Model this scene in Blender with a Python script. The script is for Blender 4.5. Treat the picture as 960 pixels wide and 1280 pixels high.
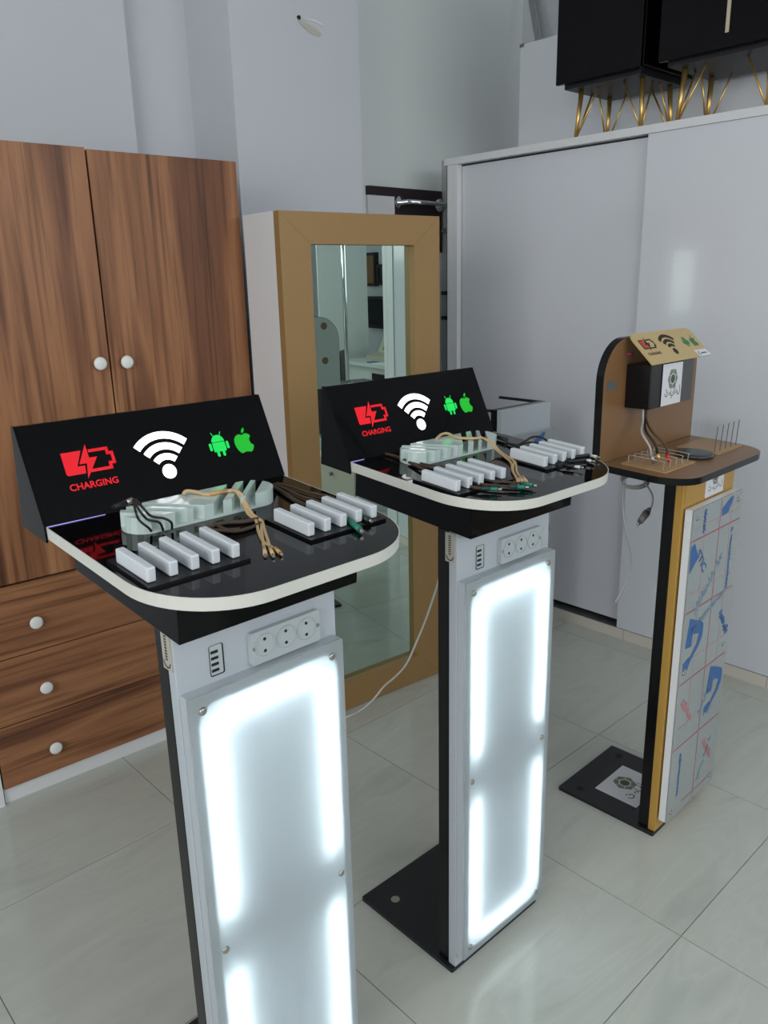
import bpy, bmesh, math, random
from mathutils import Vector, Matrix
random.seed(7)
for o in list(bpy.data.objects): bpy.data.objects.remove(o)
SC = bpy.context.scene
COL = SC.collection
PI = math.pi

# ------------------------------------------------------------------ camera
FPX, PITCH, ROLL, YAW, H = 993.37, math.radians(16.2116), math.radians(-1.3121), math.radians(42.6668), 1.47
_F = Vector((math.sin(YAW)*math.cos(PITCH), math.cos(YAW)*math.cos(PITCH), -math.sin(PITCH)))
_R0 = Vector((math.cos(YAW), -math.sin(YAW), 0)); _U0 = _R0.cross(_F)
_R = math.cos(ROLL)*_R0 + math.sin(ROLL)*_U0
_U = -math.sin(ROLL)*_R0 + math.cos(ROLL)*_U0
CAM = Vector((0, 0, H))
cd = bpy.data.cameras.new('camera'); co = bpy.data.objects.new('camera', cd); COL.objects.link(co)
cd.sensor_fit = 'VERTICAL'; cd.sensor_height = 36; cd.sensor_width = 27; cd.lens = FPX/1280*36; cd.clip_start = 0.02
co.matrix_world = Matrix(((_R.x, _U.x, -_F.x, 0), (_R.y, _U.y, -_F.y, 0), (_R.z, _U.z, -_F.z, H), (0, 0, 0, 1)))
SC.camera = co

# ------------------------------------------------------------------ world, lights, exposure
wd = bpy.data.worlds.new('daylight'); SC.world = wd; wd.use_nodes = True
wd.node_tree.nodes['Background'].inputs[0].default_value = (0.86, 0.93, 1.0, 1)
wd.node_tree.nodes['Background'].inputs[1].default_value = 0.8
def area(name, loc, rot, sx, sy, power, col):
    l = bpy.data.lights.new(name, 'AREA'); l.shape = 'RECTANGLE'; l.size = sx; l.size_y = sy; l.energy = power; l.color = col
    o = bpy.data.objects.new(name, l); COL.objects.link(o); o.location = loc; o.rotation_euler = rot
    return o
# daylight through the window in the left wall and the high glazing behind the camera
area('window_daylight', (-2.74, -0.35, 1.95), (0, -PI/2, 0), 1.7, 2.6, 80, (1.0, 0.985, 0.965))
area('shop_front_daylight', (1.0, -3.30, 2.30), (PI/2, 0, 0), 4.6, 1.2, 74, (0.97, 0.985, 1.0))
area('added_side_fill', (4.79, -0.55, 1.65), (0, PI/2, 0), 1.2, 1.2, 16, (0.97, 0.99, 1.0))  # added fill to brighten the mirrored far end, no known window there
SC.cycles.transparent_max_bounces = 32
vs = SC.view_settings
vs.view_transform = 'Standard'; vs.look = 'None'; vs.gamma = 1; vs.exposure = -0.12; vs.use_curve_mapping = False

# ------------------------------------------------------------------ pixel helpers (photo frame 960x1280)
def ray(px): return _F + _R*((px[0]-480)/FPX) - _U*((px[1]-640)/FPX)
class Frame:
    def __init__(s, o, deg):
        a = math.radians(deg); s.o = Vector((o[0], o[1], 0)); s.a = a
        s.X = Vector((math.cos(a), math.sin(a), 0)); s.Y = Vector((-math.sin(a), math.cos(a), 0)); s.Z = Vector((0, 0, 1))
    def w(s, p): return s.o + s.X*p[0] + s.Y*p[1] + s.Z*p[2]
    def loc(s, P): d = P - s.o; return Vector((d.dot(s.X), d.dot(s.Y), d.z))
    def hit(s, px, n, c):                       # plane n . local = c
        d = ray(px); o = CAM - s.o
        nw = s.X*n[0] + s.Y*n[1] + s.Z*n[2]
        return s.loc(CAM + d*((c - o.dot(nw))/d.dot(nw)))
TAU = math.radians(4.5)
class Tilt:                                     # tray frame inside a kiosk frame
    def __init__(s, y0=-.045, z0=1.018, tau=TAU):
        s.y0, s.z0, s.c, s.s = y0, z0, math.cos(tau), math.sin(tau)
    def __call__(s, p): return Vector((p[0], s.y0 + p[1]*s.c - p[2]*s.s, s.z0 + p[1]*s.s + p[2]*s.c))
    def px(s, fr, px, w):                       # photo pixel to (x, v, w) on the tray plane w
        n = (0, -s.s, s.c); c = -s.s*s.y0 + s.c*s.z0 + w
        q = fr.hit(px, n, c); dy, dz = q.y - s.y0, q.z - s.z0
        return (q.x, dy*s.c + dz*s.s, w)
T = Tilt()
T3 = Tilt(tau=math.radians(3.0))
K1 = Frame((.447, .928), 0.5); K2 = Frame((1.041, .942), -0.2); K3 = Frame((1.761, .862), 1.2); K4 = Frame((2.205, 1.776), -0.8)

# ------------------------------------------------------------------ materials
def lin(c):
    return tuple(((x/255)/12.92 if x/255 <= .04045 else ((x/255+.055)/1.055)**2.4) for x in c) + (1,)
MATS = {}
def mat(name, rgb, rough=.5, metal=0.0, spec=.5, coat=0.0, trans=0.0, emit=None, es=0.0, bump=None, alpha=1.0, vary=0.0, vscale=3.0):
    if name in MATS: return MATS[name]
    m = bpy.data.materials.new(name); m.use_nodes = True; nt = m.node_tree; b = nt.nodes['Principled BSDF']
    b.inputs['Base Color'].default_value = lin(rgb); b.inputs['Roughness'].default_value = rough; b.inputs['Metallic'].default_value = metal
    b.inputs['Specular IOR Level'].default_value = spec; b.inputs['Coat Weight'].default_value = coat; b.inputs['Coat Roughness'].default_value = .04
    b.inputs['Transmission Weight'].default_value = trans; b.inputs['Alpha'].default_value = alpha
    if emit: b.inputs['Emission Color'].default_value = lin(emit); b.inputs['Emission Strength'].default_value = es
    tc = nt.nodes.new('ShaderNodeTexCoord')
    if vary:
        n = nt.nodes.new('ShaderNodeTexNoise'); n.inputs['Scale'].default_value = vscale; n.inputs['Detail'].default_value = 4
        nt.links.new(tc.outputs['Object'], n.inputs['Vector'])
        r = nt.nodes.new('ShaderNodeMapRange'); r.inputs[3].default_value = 1-vary; r.inputs[4].default_value = 1+vary
        nt.links.new(n.outputs['Fac'], r.inputs[0])
        mx = nt.nodes.new('ShaderNodeVectorMath'); mx.operation = 'SCALE'; mx.inputs[0].default_value = lin(rgb)[:3]
        nt.links.new(r.outputs[0], mx.inputs['Scale']); nt.links.new(mx.outputs[0], b.inputs['Base Color'])
    if bump:
        n = nt.nodes.new('ShaderNodeTexNoise'); n.inputs['Scale'].default_value = bump[0]; n.inputs['Detail'].default_value = 3
        nt.links.new(tc.outputs['Object'], n.inputs['Vector'])
        bp = nt.nodes.new('ShaderNodeBump'); bp.inputs['Strength'].default_value = bump[1]; bp.inputs['Distance'].default_value = .002
        nt.links.new(n.outputs['Fac'], bp.inputs['Height']); nt.links.new(bp.outputs['Normal'], b.inputs['Normal'])
    MATS[name] = m
    return m
def wood(name, vertical):
    m = bpy.data.materials.new(name); m.use_nodes = True; nt = m.node_tree; N, L = nt.nodes, nt.links; b = N['Principled BSDF']
    b.inputs['Roughness'].default_value = .42; b.inputs['Specular IOR Level'].default_value = .35
    tc = N.new('ShaderNodeTexCoord')
    def noise(sc, scale, det, dist=0.0):
        mp = N.new('ShaderNodeMapping'); mp.inputs['Scale'].default_value = sc; L.new(tc.outputs['Object'], mp.inputs['Vector'])
        n = N.new('ShaderNodeTexNoise'); n.inputs['Scale'].default_value = scale; n.inputs['Detail'].default_value = det; n.inputs['Distortion'].default_value = dist
        L.new(mp.outputs[0], n.inputs['Vector']); return n
    s = (lambda a, c: (a, a, c) if vertical else (c, a, a))
    broad = noise(s(7.0, .55), 1.0, 3.0, .35)
    fine = noise(s(60.0, 1.6), 1.0, 4.0, .2)
    pores = noise(s(260.0, 9.0), 1.0, 2.0)
    r1 = N.new('ShaderNodeValToRGB'); e = r1.color_ramp.elements
    e[0].position, e[0].color = .34, lin((92, 58, 40)); e[1].position, e[1].color = .72, lin((172, 124, 86))
    x = e.new(.44); x.color = lin((122, 80, 55)); x = e.new(.52); x.color = lin((158, 110, 76)); x = e.new(.60); x.color = lin((132, 88, 60))
    L.new(broad.outputs['Fac'], r1.inputs['Fac'])
    r2 = N.new('ShaderNodeValToRGB'); e = r2.color_ramp.elements
    e[0].position, e[0].color = .30, (.40, .35, .32, 1); e[1].position, e[1].color = .50, (1.03, 1.03, 1.03, 1)
    L.new(fine.outputs['Fac'], r2.inputs['Fac'])
    r3 = N.new('ShaderNodeValToRGB'); e = r3.color_ramp.elements
    e[0].position, e[0].color = .30, (.80, .78, .77, 1); e[1].position, e[1].color = .5, (1, 1, 1, 1)
    L.new(pores.outputs['Fac'], r3.inputs['Fac'])
    m1 = N.new('ShaderNodeMix'); m1.data_type = 'RGBA'; m1.blend_type = 'MULTIPLY'; m1.inputs[0].default_value = .9
    L.new(r1.outputs[0], m1.inputs[6]); L.new(r2.outputs[0], m1.inputs[7])
    m2 = N.new('ShaderNodeMix'); m2.data_type = 'RGBA'; m2.blend_type = 'MULTIPLY'; m2.inputs[0].default_value = .7
    L.new(m1.outputs[2], m2.inputs[6]); L.new(r3.outputs[0], m2.inputs[7]); L.new(m2.outputs[2], b.inputs['Base Color'])
    return m
def tile_mat():
    m = bpy.data.materials.new('porcelain_tile'); m.use_nodes = True; nt = m.node_tree; N, L = nt.nodes, nt.links; b = N['Principled BSDF']
    b.inputs['Roughness'].default_value = .13; b.inputs['Specular IOR Level'].default_value = .5
    tc = N.new('ShaderNodeTexCoord'); oi = N.new('ShaderNodeObjectInfo')
    ad = N.new('ShaderNodeVectorMath'); ad.operation = 'ADD'; L.new(tc.outputs['Object'], ad.inputs[0])
    sc = N.new('ShaderNodeVectorMath'); sc.operation = 'SCALE'; sc.inputs[0].default_value = (13, 7, 3); L.new(oi.outputs['Random'], sc.inputs['Scale']); L.new(sc.outputs[0], ad.inputs[1])
    mp = N.new('ShaderNodeMapping'); mp.inputs['Rotation'].default_value = (0, 0, .5); mp.inputs['Scale'].default_value = (1.2, 5.0, 1); L.new(ad.outputs[0], mp.inputs['Vector'])
    n = N.new('ShaderNodeTexNoise'); n.inputs['Scale'].default_value = 1.6; n.inputs['Detail'].default_value = 6; n.inputs['Distortion'].default_value = 1.2; L.new(mp.outputs[0], n.inputs['Vector'])
    r = N.new('ShaderNodeValToRGB'); e = r.color_ramp.elements
    e[0].position, e[0].color = .30, lin((174, 179, 171)); e[1].position, e[1].color = .70, lin((190, 194, 186))
    x = e.new(.46); x.color = lin((187, 191, 183)); x = e.new(.50); x.color = lin((183, 187, 179))
    L.new(n.outputs['Fac'], r.inputs['Fac']); L.new(r.outputs[0], b.inputs['Base Color'])
    return m
M_WALL = mat('wall_paint', (200, 204, 210), .65, vary=.02, vscale=1.5, bump=(40, .05))
M_CEIL = mat('ceiling_paint', (226, 228, 230), .8)
M_TILE = tile_mat(); M_GROUT = mat('grout', (140, 138, 130), .9)
M_WOODV = wood('walnut_vertical', True); M_WOODH = wood('walnut_horizontal', False)
M_WHITE = mat('white_melamine', (222, 224, 226), .35)
M_GLOSSW = mat('white_high_gloss', (214, 217, 224), .16, coat=.25)
M_PLINTH = mat('cream_plinth', (214, 208, 198), .3)
M_DARKGAP = mat('dark_gap', (18, 18, 20), .8)
M_ALU = mat('aluminium', (190, 192, 194), .3, .9)
M_CHROME = mat('chrome', (215, 217, 220), .08, 1.0)
M_KNOB = mat('white_knob', (228, 230, 226), .3)
M_BLACK = mat('black_gloss_acrylic', (6, 6, 8), .05, spec=.3)
M_SIGN = mat('black_sign_acrylic', (5, 5, 7), .05, spec=.13)
M_BLACKS = mat('black_satin_laminate', (12, 11, 14), .25, spec=.3)
M_BLACKB = mat('black_steel', (24, 25, 31), .45, bump=(300, .15))
M_EDGE = mat('white_edge_band', (206, 207, 200), .4)
M_KW = mat('kiosk_white', (178, 186, 193), .38)
M_FOAM = mat('white_acrylic_block', (208, 216, 221), .28)
M_ICE = mat('pale_green_acrylic', (190, 208, 204), .12, coat=.3)
M_GOLD = mat('gold_vinyl', (154, 123, 78), .45, .1, bump=(500, .12))
M_GOLDK = mat('gold_board', (186, 146, 70), .4, .2)
M_GOLDC = mat('gold_sheet', (196, 172, 118), .4, .15)
M_BROWN = mat('brown_board', (128, 94, 60), .38, vary=.06, vscale=2)
M_MIRROR = mat('mirror_glass', (196, 215, 206), .0, 1.0)
M_CARD = mat('paper', (214, 217, 222), .6)
M_INK = mat('ink', (52, 56, 60), .7); M_EMB = mat('emblem_green', (112, 124, 104), .7); M_EMBD = mat('emblem_dark', (70, 82, 70), .7)
M_SOCK = mat('socket_plastic', (176, 185, 189), .25)
M_HOLE = mat('hole_black', (12, 12, 12), .7)
M_STEEL = mat('bolt_steel', (170, 168, 160), .3, .9)
M_RED = mat('glow_red', (40, 2, 4), .2, emit=(238, 12, 34), es=1.0)
M_GLOWW = mat('glow_white', (230, 230, 240), .2, emit=(255, 255, 255), es=2.2)
M_GREENA = mat('glow_green_bright', (4, 60, 20), .2, emit=(16, 232, 92), es=1.0)
M_GREENB = mat('glow_green', (4, 50, 10), .2, emit=(14, 190, 40), es=1.0)
M_CREDP = mat('red_plastic', (190, 40, 44), .4); M_CGRNP = mat('green_plastic', (10, 110, 52), .4); M_CUT = mat('cut_shadow', (46, 36, 28), .8)
M_TAN = mat('tan_braid', (198, 170, 128), .6, bump=(900, .5)); M_TAND = mat('tan_plug', (190, 148, 96), .4)
M_BRN = mat('brown_braid', (70, 56, 44), .6, bump=(900, .5)); M_BLKC = mat('black_cord', (20, 21, 24), .5)
M_GRNP = mat('teal_plug', (30, 116, 96), .35); M_DGRN = mat('dark_green_plug', (26, 52, 44), .4)
M_WCORD = mat('white_cord', (206, 210, 206), .4); M_GCORD = mat('grey_cord', (168, 170, 170), .45); M_PLUGG = mat('grey_plug', (120, 122, 122), .45)
M_CLEAR = mat('clear_acrylic', (235, 242, 240), .03, trans=1.0)
M_BRASS = mat('brass', (226, 186, 110), .34, .85)
M_BOXB = mat('black_lacquer', (10, 8, 11), .2, spec=.18)
M_DKBRD = mat('dark_brown_board', (38, 28, 32), .5)
M_LABEL = mat('label_cream', (176, 172, 160), .5)
M_BLUE = mat('film_blue', (52, 98, 156), .5); M_BLUEL = mat('film_blue_pale', (120, 146, 168), .5); M_PINK = mat('film_pink', (190, 128, 136), .5); M_REDL = mat('film_red_line', (162, 88, 102), .5)
M_FILM = mat('protective_film', (146, 154, 154), .16)
M_DESK = mat('desk_white', (200, 206, 202), .3); M_MACH = mat('machine_beige', (170, 168, 150), .5); M_SCREEN = mat('screen', (40, 60, 84), .2)
M_GREENGL = mat('frosted_green_glass', (150, 180, 166), .15)
def thin_clear():
    m = bpy.data.materials.new('thin_clear_acrylic'); m.use_nodes = True; nt = m.node_tree; N, L = nt.nodes, nt.links; N.clear()
    t = N.new('ShaderNodeBsdfTransparent'); t.inputs[0].default_value = (.992, .995, .994, 1)
    g = N.new('ShaderNodeBsdfGlossy'); g.inputs['Roughness'].default_value = .05
    b = N.new('ShaderNodeMixShader'); b.inputs[0].default_value = .02; L.new(t.outputs[0], b.inputs[1]); L.new(g.outputs[0], b.inputs[2])
    o = N.new('ShaderNodeOutputMaterial'); L.new(b.outputs[0], o.inputs[0]); return m
M_THIN = thin_clear(); M_MDF = mat('tan_mdf', (176, 142, 104), .5)
def led_mat():
    m = bpy.data.materials.new('led_strip'); m.use_nodes = True; nt = m.node_tree; nt.nodes.clear()
    e = nt.nodes.new('ShaderNodeEmission'); e.inputs[0].default_value = (.95, .985, 1.0, 1); e.inputs[1].default_value = 135
    o = nt.nodes.new('ShaderNodeOutputMaterial'); nt.links.new(e.outputs[0], o.inputs[0]); return m
def opal_mat():
    m = bpy.data.materials.new('opal_acrylic'); m.use_nodes = True; nt = m.node_tree; N, L = nt.nodes, nt.links; N.clear()
    t = N.new('ShaderNodeBsdfTranslucent'); t.inputs[0].default_value = (.86, .92, .94, 1)
    d = N.new('ShaderNodeBsdfDiffuse'); d.inputs[0].default_value = lin((190, 200, 204))
    a = N.new('ShaderNodeMixShader'); a.inputs[0].default_value = .45; L.new(t.outputs[0], a.inputs[1]); L.new(d.outputs[0], a.inputs[2])
    g = N.new('ShaderNodeBsdfGlossy'); g.inputs['Roughness'].default_value = .12
    f = N.new('ShaderNodeFresnel'); f.inputs[0].default_value = 1.45
    b = N.new('ShaderNodeMixShader'); L.new(f.outputs[0], b.inputs[0]); L.new(a.outputs[0], b.inputs[1]); L.new(g.outputs[0], b.inputs[2])
    o = N.new('ShaderNodeOutputMaterial'); L.new(b.outputs[0], o.inputs[0]); return m
M_LED = led_mat(); M_OPAL = opal_mat()

# ------------------------------------------------------------------ mesh builder
IDT = lambda p: Vector(p)
class MB:
    def __init__(s, tf=IDT): s.bm = bmesh.new(); s.tf = tf
    def _add(s, pts, faces, smooth=False):
        v = [s.bm.verts.new(s.tf(p)) for p in pts]
        for f in faces:
            try:
                g = s.bm.faces.new([v[i] for i in f]); g.smooth = smooth
            except ValueError: pass
        return s
    def box(s, lo, hi, bev=0.0, seg=2):
        x0, y0, z0 = lo; x1, y1, z1 = hi
        pts = [(x0, y0, z0), (x1, y0, z0), (x1, y1, z0), (x0, y1, z0), (x0, y0, z1), (x1, y0, z1), (x1, y1, z1), (x0, y1, z1)]
        fs = [(3, 2, 1, 0), (4, 5, 6, 7), (0, 1, 5, 4), (1, 2, 6, 5), (2, 3, 7, 6), (3, 0, 4, 7)]
        if not bev: return s._add(pts, fs)
        t = bmesh.new(); v = [t.verts.new(p) for p in pts]
        for f in fs: t.faces.new([v[i] for i in f])
        bmesh.ops.bevel(t, geom=list(t.edges), offset=bev, segments=seg, affect='EDGES', profile=.5)
        t.verts.index_update()
        s._add([tuple(q.co) for q in t.verts], [[q.index for q in f.verts] for f in t.faces]); t.free(); return s
    def prism(s, poly, a, b, mp):                # poly in 2D, extruded from a to b, mp(u, v, h) -> point
        n = len(poly)
        s._add([mp(u, v, a) for u, v in poly] + [mp(u, v, b) for u, v in poly],
               [list(range(n))[::-1], list(range(n, 2*n))] + [(i, (i+1) % n, (i+1) % n+n, i+n) for i in range(n)]); return s
    def band(s, outer, inner, a, b, mp):         # frame between two outlines of equal length
        n = len(outer)
        P = [mp(u, v, h) for h in (a, b) for ring in (outer, inner) for u, v in ring]
        F = []
        for i in range(n):
            j = (i+1) % n
            F += [(i, i+n, j+n, j), (2*n+i, 2*n+j, 3*n+j, 3*n+i), (i, j, 2*n+j, 2*n+i), (n+i, 3*n+i, 3*n+j, n+j)]
        s._add(P, F); return s
    def cyl(s, p0, p1, r0, r1=None, seg=16, smooth=True):
        r1 = r0 if r1 is None else r1
        p0, p1 = Vector(p0), Vector(p1); d = (p1-p0).normalized(); u = d.orthogonal().normalized(); w = d.cross(u)
        P = []
        for p, r in ((p0, r0), (p1, r1)):
            P += [p + (u*math.cos(2*PI*i/seg) + w*math.sin(2*PI*i/seg))*r for i in range(seg)]
        v = [s.bm.verts.new(s.tf(p)) for p in P]
        for i in range(seg):
            j = (i+1) % seg; f = s.bm.faces.new((v[i], v[j], v[j+seg], v[i+seg])); f.smooth = smooth
        s.bm.faces.new(v[:seg][::-1]); s.bm.faces.new(v[seg:]); return s
    def tube(s, pts, r, seg=8, sub=6, closed=False):
        pts = [Vector(p) for p in pts]
        if sub > 1 and len(pts) > 2:
            q = []
            for i in range(len(pts)-1):
                a, b, c, d = pts[max(i-1, 0)], pts[i], pts[i+1], pts[min(i+2, len(pts)-1)]
                for k in range(sub):
                    t = k/sub; q.append(.5*((2*b) + (c-a)*t + (2*a-5*b+4*c-d)*t*t + (3*b-a-3*c+d)*t**3))
            q.append(pts[-1]); pts = q
        n = len(pts); prev = None; rings = []
        for i, p in enumerate(pts):
            d = (pts[min(i+1, n-1)] - pts[max(i-1, 0)])
            d = d.normalized() if d.length > 1e-9 else Vector((0, 0, 1))
            u = d.orthogonal() if prev is None else prev - d*prev.dot(d)
            u.normalize(); prev = u; w = d.cross(u)
            rr = r(i/(n-1)) if callable(r) else r
            rings.append([s.bm.verts.new(s.tf(p + (u*math.cos(2*PI*k/seg) + w*math.sin(2*PI*k/seg))*rr)) for k in range(seg)])
        for a, b in zip(rings, rings[1:]):
            for k in range(seg):
                f = s.bm.faces.new((a[k], a[(k+1) % seg], b[(k+1) % seg], b[k])); f.smooth = True
        s.bm.faces.new(rings[0][::-1]); s.bm.faces.new(rings[-1]); return s
    def lathe(s, prof, c, axis, seg=24):         # prof [(r, h)], axis direction
        c = Vector(c); d = Vector(axis).normalized(); u = d.orthogonal().normalized(); w = d.cross(u)
        R = [[s.bm.verts.new(s.tf(c + d*h + (u*math.cos(2*PI*k/seg) + w*math.sin(2*PI*k/seg))*max(r, 1e-5))) for k in range(seg)] for r, h in prof]
        for a, b in zip(R, R[1:]):
            for k in range(seg):
                f = s.bm.faces.new((a[k], a[(k+1) % seg], b[(k+1) % seg], b[k])); f.smooth = True
        s.bm.faces.new(R[0][::-1]); s.bm.faces.new(R[-1]); return s
    def out(s, name, m, parent=None, kind=None, label=None):
        bmesh.ops.recalc_face_normals(s.bm, faces=s.bm.faces)
        me = bpy.data.meshes.new(name); s.bm.to_mesh(me); s.bm.free(); me.materials.append(m)
        o = bpy.data.objects.new(name, me); COL.objects.link(o)
        if parent is not None: o.parent = parent
        if kind: o['kind'] = kind
        if label: o['label'] = label
        return o
def thing(name, label, cat, loc=(0, 0, 0), rz=0.0, group=None):
    o = bpy.data.objects.new(name, None); COL.objects.link(o); o.location = loc; o.rotation_euler = (0, 0, rz); o.empty_display_size = .05
    o['label'] = label; o['category'] = cat
    if group: o['group'] = group
    return o
def tag(o, label, cat, group=None):
    o['label'] = label; o['category'] = cat
    if group: o['group'] = group
    return o
def bx(name, lo, hi, m, parent=None, bev=0.0, kind=None, label=None): return MB().box(lo, hi, bev).out(name, m, parent, kind, label)
def share(o, name, parent, loc=(0, 0, 0), rot=None):
    c = o.copy(); c.name = name; COL.objects.link(c); c.parent = parent; c.location = loc
    if rot: c.rotation_euler = rot
    return c
def rrect(x0, z0, x1, z1, r, n=6):
    P = []
    for cx, cz, a0 in ((x1-r, z1-r, 0), (x0+r, z1-r, 90), (x0+r, z0+r, 180), (x1-r, z0+r, 270)):
        P += [(cx + r*math.cos(math.radians(a0+90*k/n)), cz + r*math.sin(math.radians(a0+90*k/n))) for k in range(n+1)]
    return P
def disc(cx, cz, r, n=20): return [(cx + r*math.cos(2*PI*k/n), cz + r*math.sin(2*PI*k/n)) for k in range(n)]
def stroke(mb, pts, w, a, b, mp, closed=False):
    n = len(pts); seq = list(range(n if closed else n-1))
    for i in seq:
        p, q = Vector(pts[i]), Vector(pts[(i+1) % n]); d = (q-p).normalized(); nn = Vector((-d.y, d.x))*(w/2); e = d*(w/2)
        mb.prism([tuple(p-e+nn), tuple(p-e-nn), tuple(q+e-nn), tuple(q+e+nn)], a, b, mp)
def text_mesh(name, s, m, parent, mp, x0, z0, x1, z1, ang=0.0, thick=.0005, label=None):
    cu = bpy.data.curves.new('txt', 'FONT'); cu.body = s; cu.resolution_u = 3; cu.offset = .022
    to = bpy.data.objects.new('txt', cu); COL.objects.link(to); bpy.context.view_layer.update()
    me = bpy.data.meshes.new_from_object(to.evaluated_get(bpy.context.evaluated_depsgraph_get()))
    bpy.data.objects.remove(to); bpy.data.curves.remove(cu)
    xs = [v.co.x for v in me.vertices]; ys = [v.co.y for v in me.vertices]; ax, bx_, ay, by = min(xs), max(xs), min(ys), max(ys)
    ca, sa = math.cos(ang), math.sin(ang); W, Hh = x1-x0, z1-z0
    for v in me.vertices:
        u, w = (v.co.x-ax)/(bx_-ax)*W, (v.co.y-ay)/(by-ay)*Hh
        v.co = mp(x0 + u*ca - w*sa, z0 + u*sa + w*ca, thick)
    me.name = name; me.materials.clear(); me.materials.append(m)
    o = bpy.data.objects.new(name, me); COL.objects.link(o); o.parent = parent
    if label: o['label'] = label
    return o

# ------------------------------------------------------------------ the room
XL, XR, YF, YB, ZC = -2.8, 4.85, -3.4, 2.84, 3.15
XP = 3.65
floor = bx('floor', (XL-.1, YF-.1, -.06), (XR+.1, YB+.1, -.0025), M_GROUT, kind='structure')
GX, GY, TS = .296, .643, .6
tile0 = None
i0, i1 = math.floor((XL-GX)/TS), math.ceil((XR-GX)/TS); j0, j1 = math.floor((YF-GY)/TS), math.ceil((YB-GY)/TS)
for i in range(i0, i1):
    for j in range(j0, j1):
        x, y = GX+i*TS, GY+j*TS
        if tile0 is None:
            tile0 = bx('tile', (.0011, .0011, -.008), (TS-.0011, TS-.0011, 0), M_TILE, floor); tile0.location = (x, y, 0)
        else: share(tile0, 'tile', floor, (x, y, 0))
# back wall: two planes with a slight step, then the boxed pillar
bx('wall_back', (XL, YB, 0), (2.0, YB+.1, ZC), M_WALL, kind='structure')
bx('wall_back_recess', (2.0, YB, 0), (XP+.1, YB+.1, ZC), mat('recess_brightened_paint', (226, 233, 232), .6, bump=(40, .05)), kind='structure')  # paler than the wall to make up for weak light; green tint is real
bx('wall_back_step', (XL, YB-.05, 0), (YB*.507, YB, ZC), M_WALL, kind='structure')
pil = bx('wall_pillar', (1.70, 2.56, 0), (2.285, YB, ZC), M_WALL, kind='structure')
bx('wall_right', (XP, .30, 0), (XP+.1, YB, ZC), M_WALL, kind='structure')
ws = MB()
ws.box((XR, YF, 0), (XR+.1, .30, .95)); ws.box((XR, YF, 2.35), (XR+.1, .30, ZC)); ws.box((XR, YF, .95), (XR+.1, -1.2, 2.35)); ws.box((XR, .10, .95), (XR+.1, .30, 2.35))
ws.out('wall_side', M_WALL, kind='structure')
w3 = bx('added_window', (XR+.05, -1.2, .95), (XR+.055, .10, 2.35), M_CLEAR, kind='structure')  # added glazing to go with the fill lamp on this wall
fr = MB()
for y in (-1.2, -.57, .05): fr.box((XR+.03, y, .95), (XR+.08, y+.05, 2.35))
for z in (.95, 2.30): fr.box((XR+.03, -1.2, z), (XR+.08, .10, z+.05))
fr.out('window_frame', M_WHITE, w3)  # frame of the added side opening
bx('wall_recess', (XP+.1, .30, 0), (XR+.1, .40, ZC), M_WALL, kind='structure')
bx('ceiling', (XL-.1, YF-.1, ZC), (XR+.1, YB+.1, ZC+.1), M_CEIL, kind='structure')
# left wall with its window opening
wl = MB()
wl.box((XL-.1, YF, 0), (XL, YB, 1.0)); wl.box((XL-.1, YF, 2.9), (XL, YB, ZC)); wl.box((XL-.1, YF, 1.0), (XL, -1.75, 2.9)); wl.box((XL-.1, 1.05, 1.0), (XL, YB, 2.9))
wl.out('wall_left', M_WALL, kind='structure')
w1 = bx('window_1', (XL-.06, -1.75, 1.0), (XL-.055, 1.05, 2.9), M_CLEAR, kind='structure')
fr = MB()
for y in (-1.75, -.85, .08, 1.0): fr.box((XL-.08, y, 1.0), (XL-.03, y+.05, 2.9))
for z in (1.0, 2.85): fr.box((XL-.08, -1.75, z), (XL-.03, 1.05, z+.05))
fr.out('window_frame', M_WHITE, w1)
# front wall with the shop glazing
wf = MB()
wf.box((XL, YF-.1, 0), (XR, YF, 1.65)); wf.box((XL, YF-.1, 2.95), (XR, YF, ZC)); wf.box((XL, YF-.1, 1.65), (-1.4, YF, 2.95)); wf.box((3.4, YF-.1, 1.65), (XR, YF, 2.95))
wf.out('wall_front', M_WALL, kind='structure')
w2 = bx('window_2', (-1.4, YF-.06, 1.65), (3.4, YF-.055, 2.95), M_CLEAR, kind='structure')
fr = MB()
for x in (-1.4, .17, 1.75, 3.35): fr.box((x, YF-.08, 1.65), (x+.05, YF-.03, 2.95))
for z in (1.65, 2.90): fr.box((-1.4, YF-.08, z), (3.4, YF-.03, z+.05))
fr.out('window_frame', M_WHITE, w2)
# plaster damage on the pillar
dm = thing('wall_damage', 'small hole with scraped plaster streak high on the grey pillar', 'damage', (2.14, 2.558, 2.53))
q = lambda px: Vector(tuple((CAM + ray(px)*(2.559/ray(px).y)))) - Vector((2.14, 2.558, 2.53))
mp = lambda u, v, h: Vector((u, -h, v))
a = [q(p) for p in ((371, 23), (378, 26), (392, 34), (402, 43), (399, 46), (388, 42), (376, 31))]
MB().prism([(p.x, p.z) for p in a], -.001, .0012, mp).out('scraped_streak', mat('bare_plaster', (190, 186, 178), .9), dm)
a = q((373, 22)); MB().prism(disc(a.x, a.z, .007, 10), -.001, .004, mp).out('hole', M_HOLE, dm)
a = [q(p) for p in ((379, 24), (392, 27), (404, 33), (404, 31), (392, 24))]
MB().prism([(p.x, p.z) for p in a], -.001, .0008, mp).out('scratch', mat('plaster_white', (222, 222, 220), .9), dm)
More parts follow.
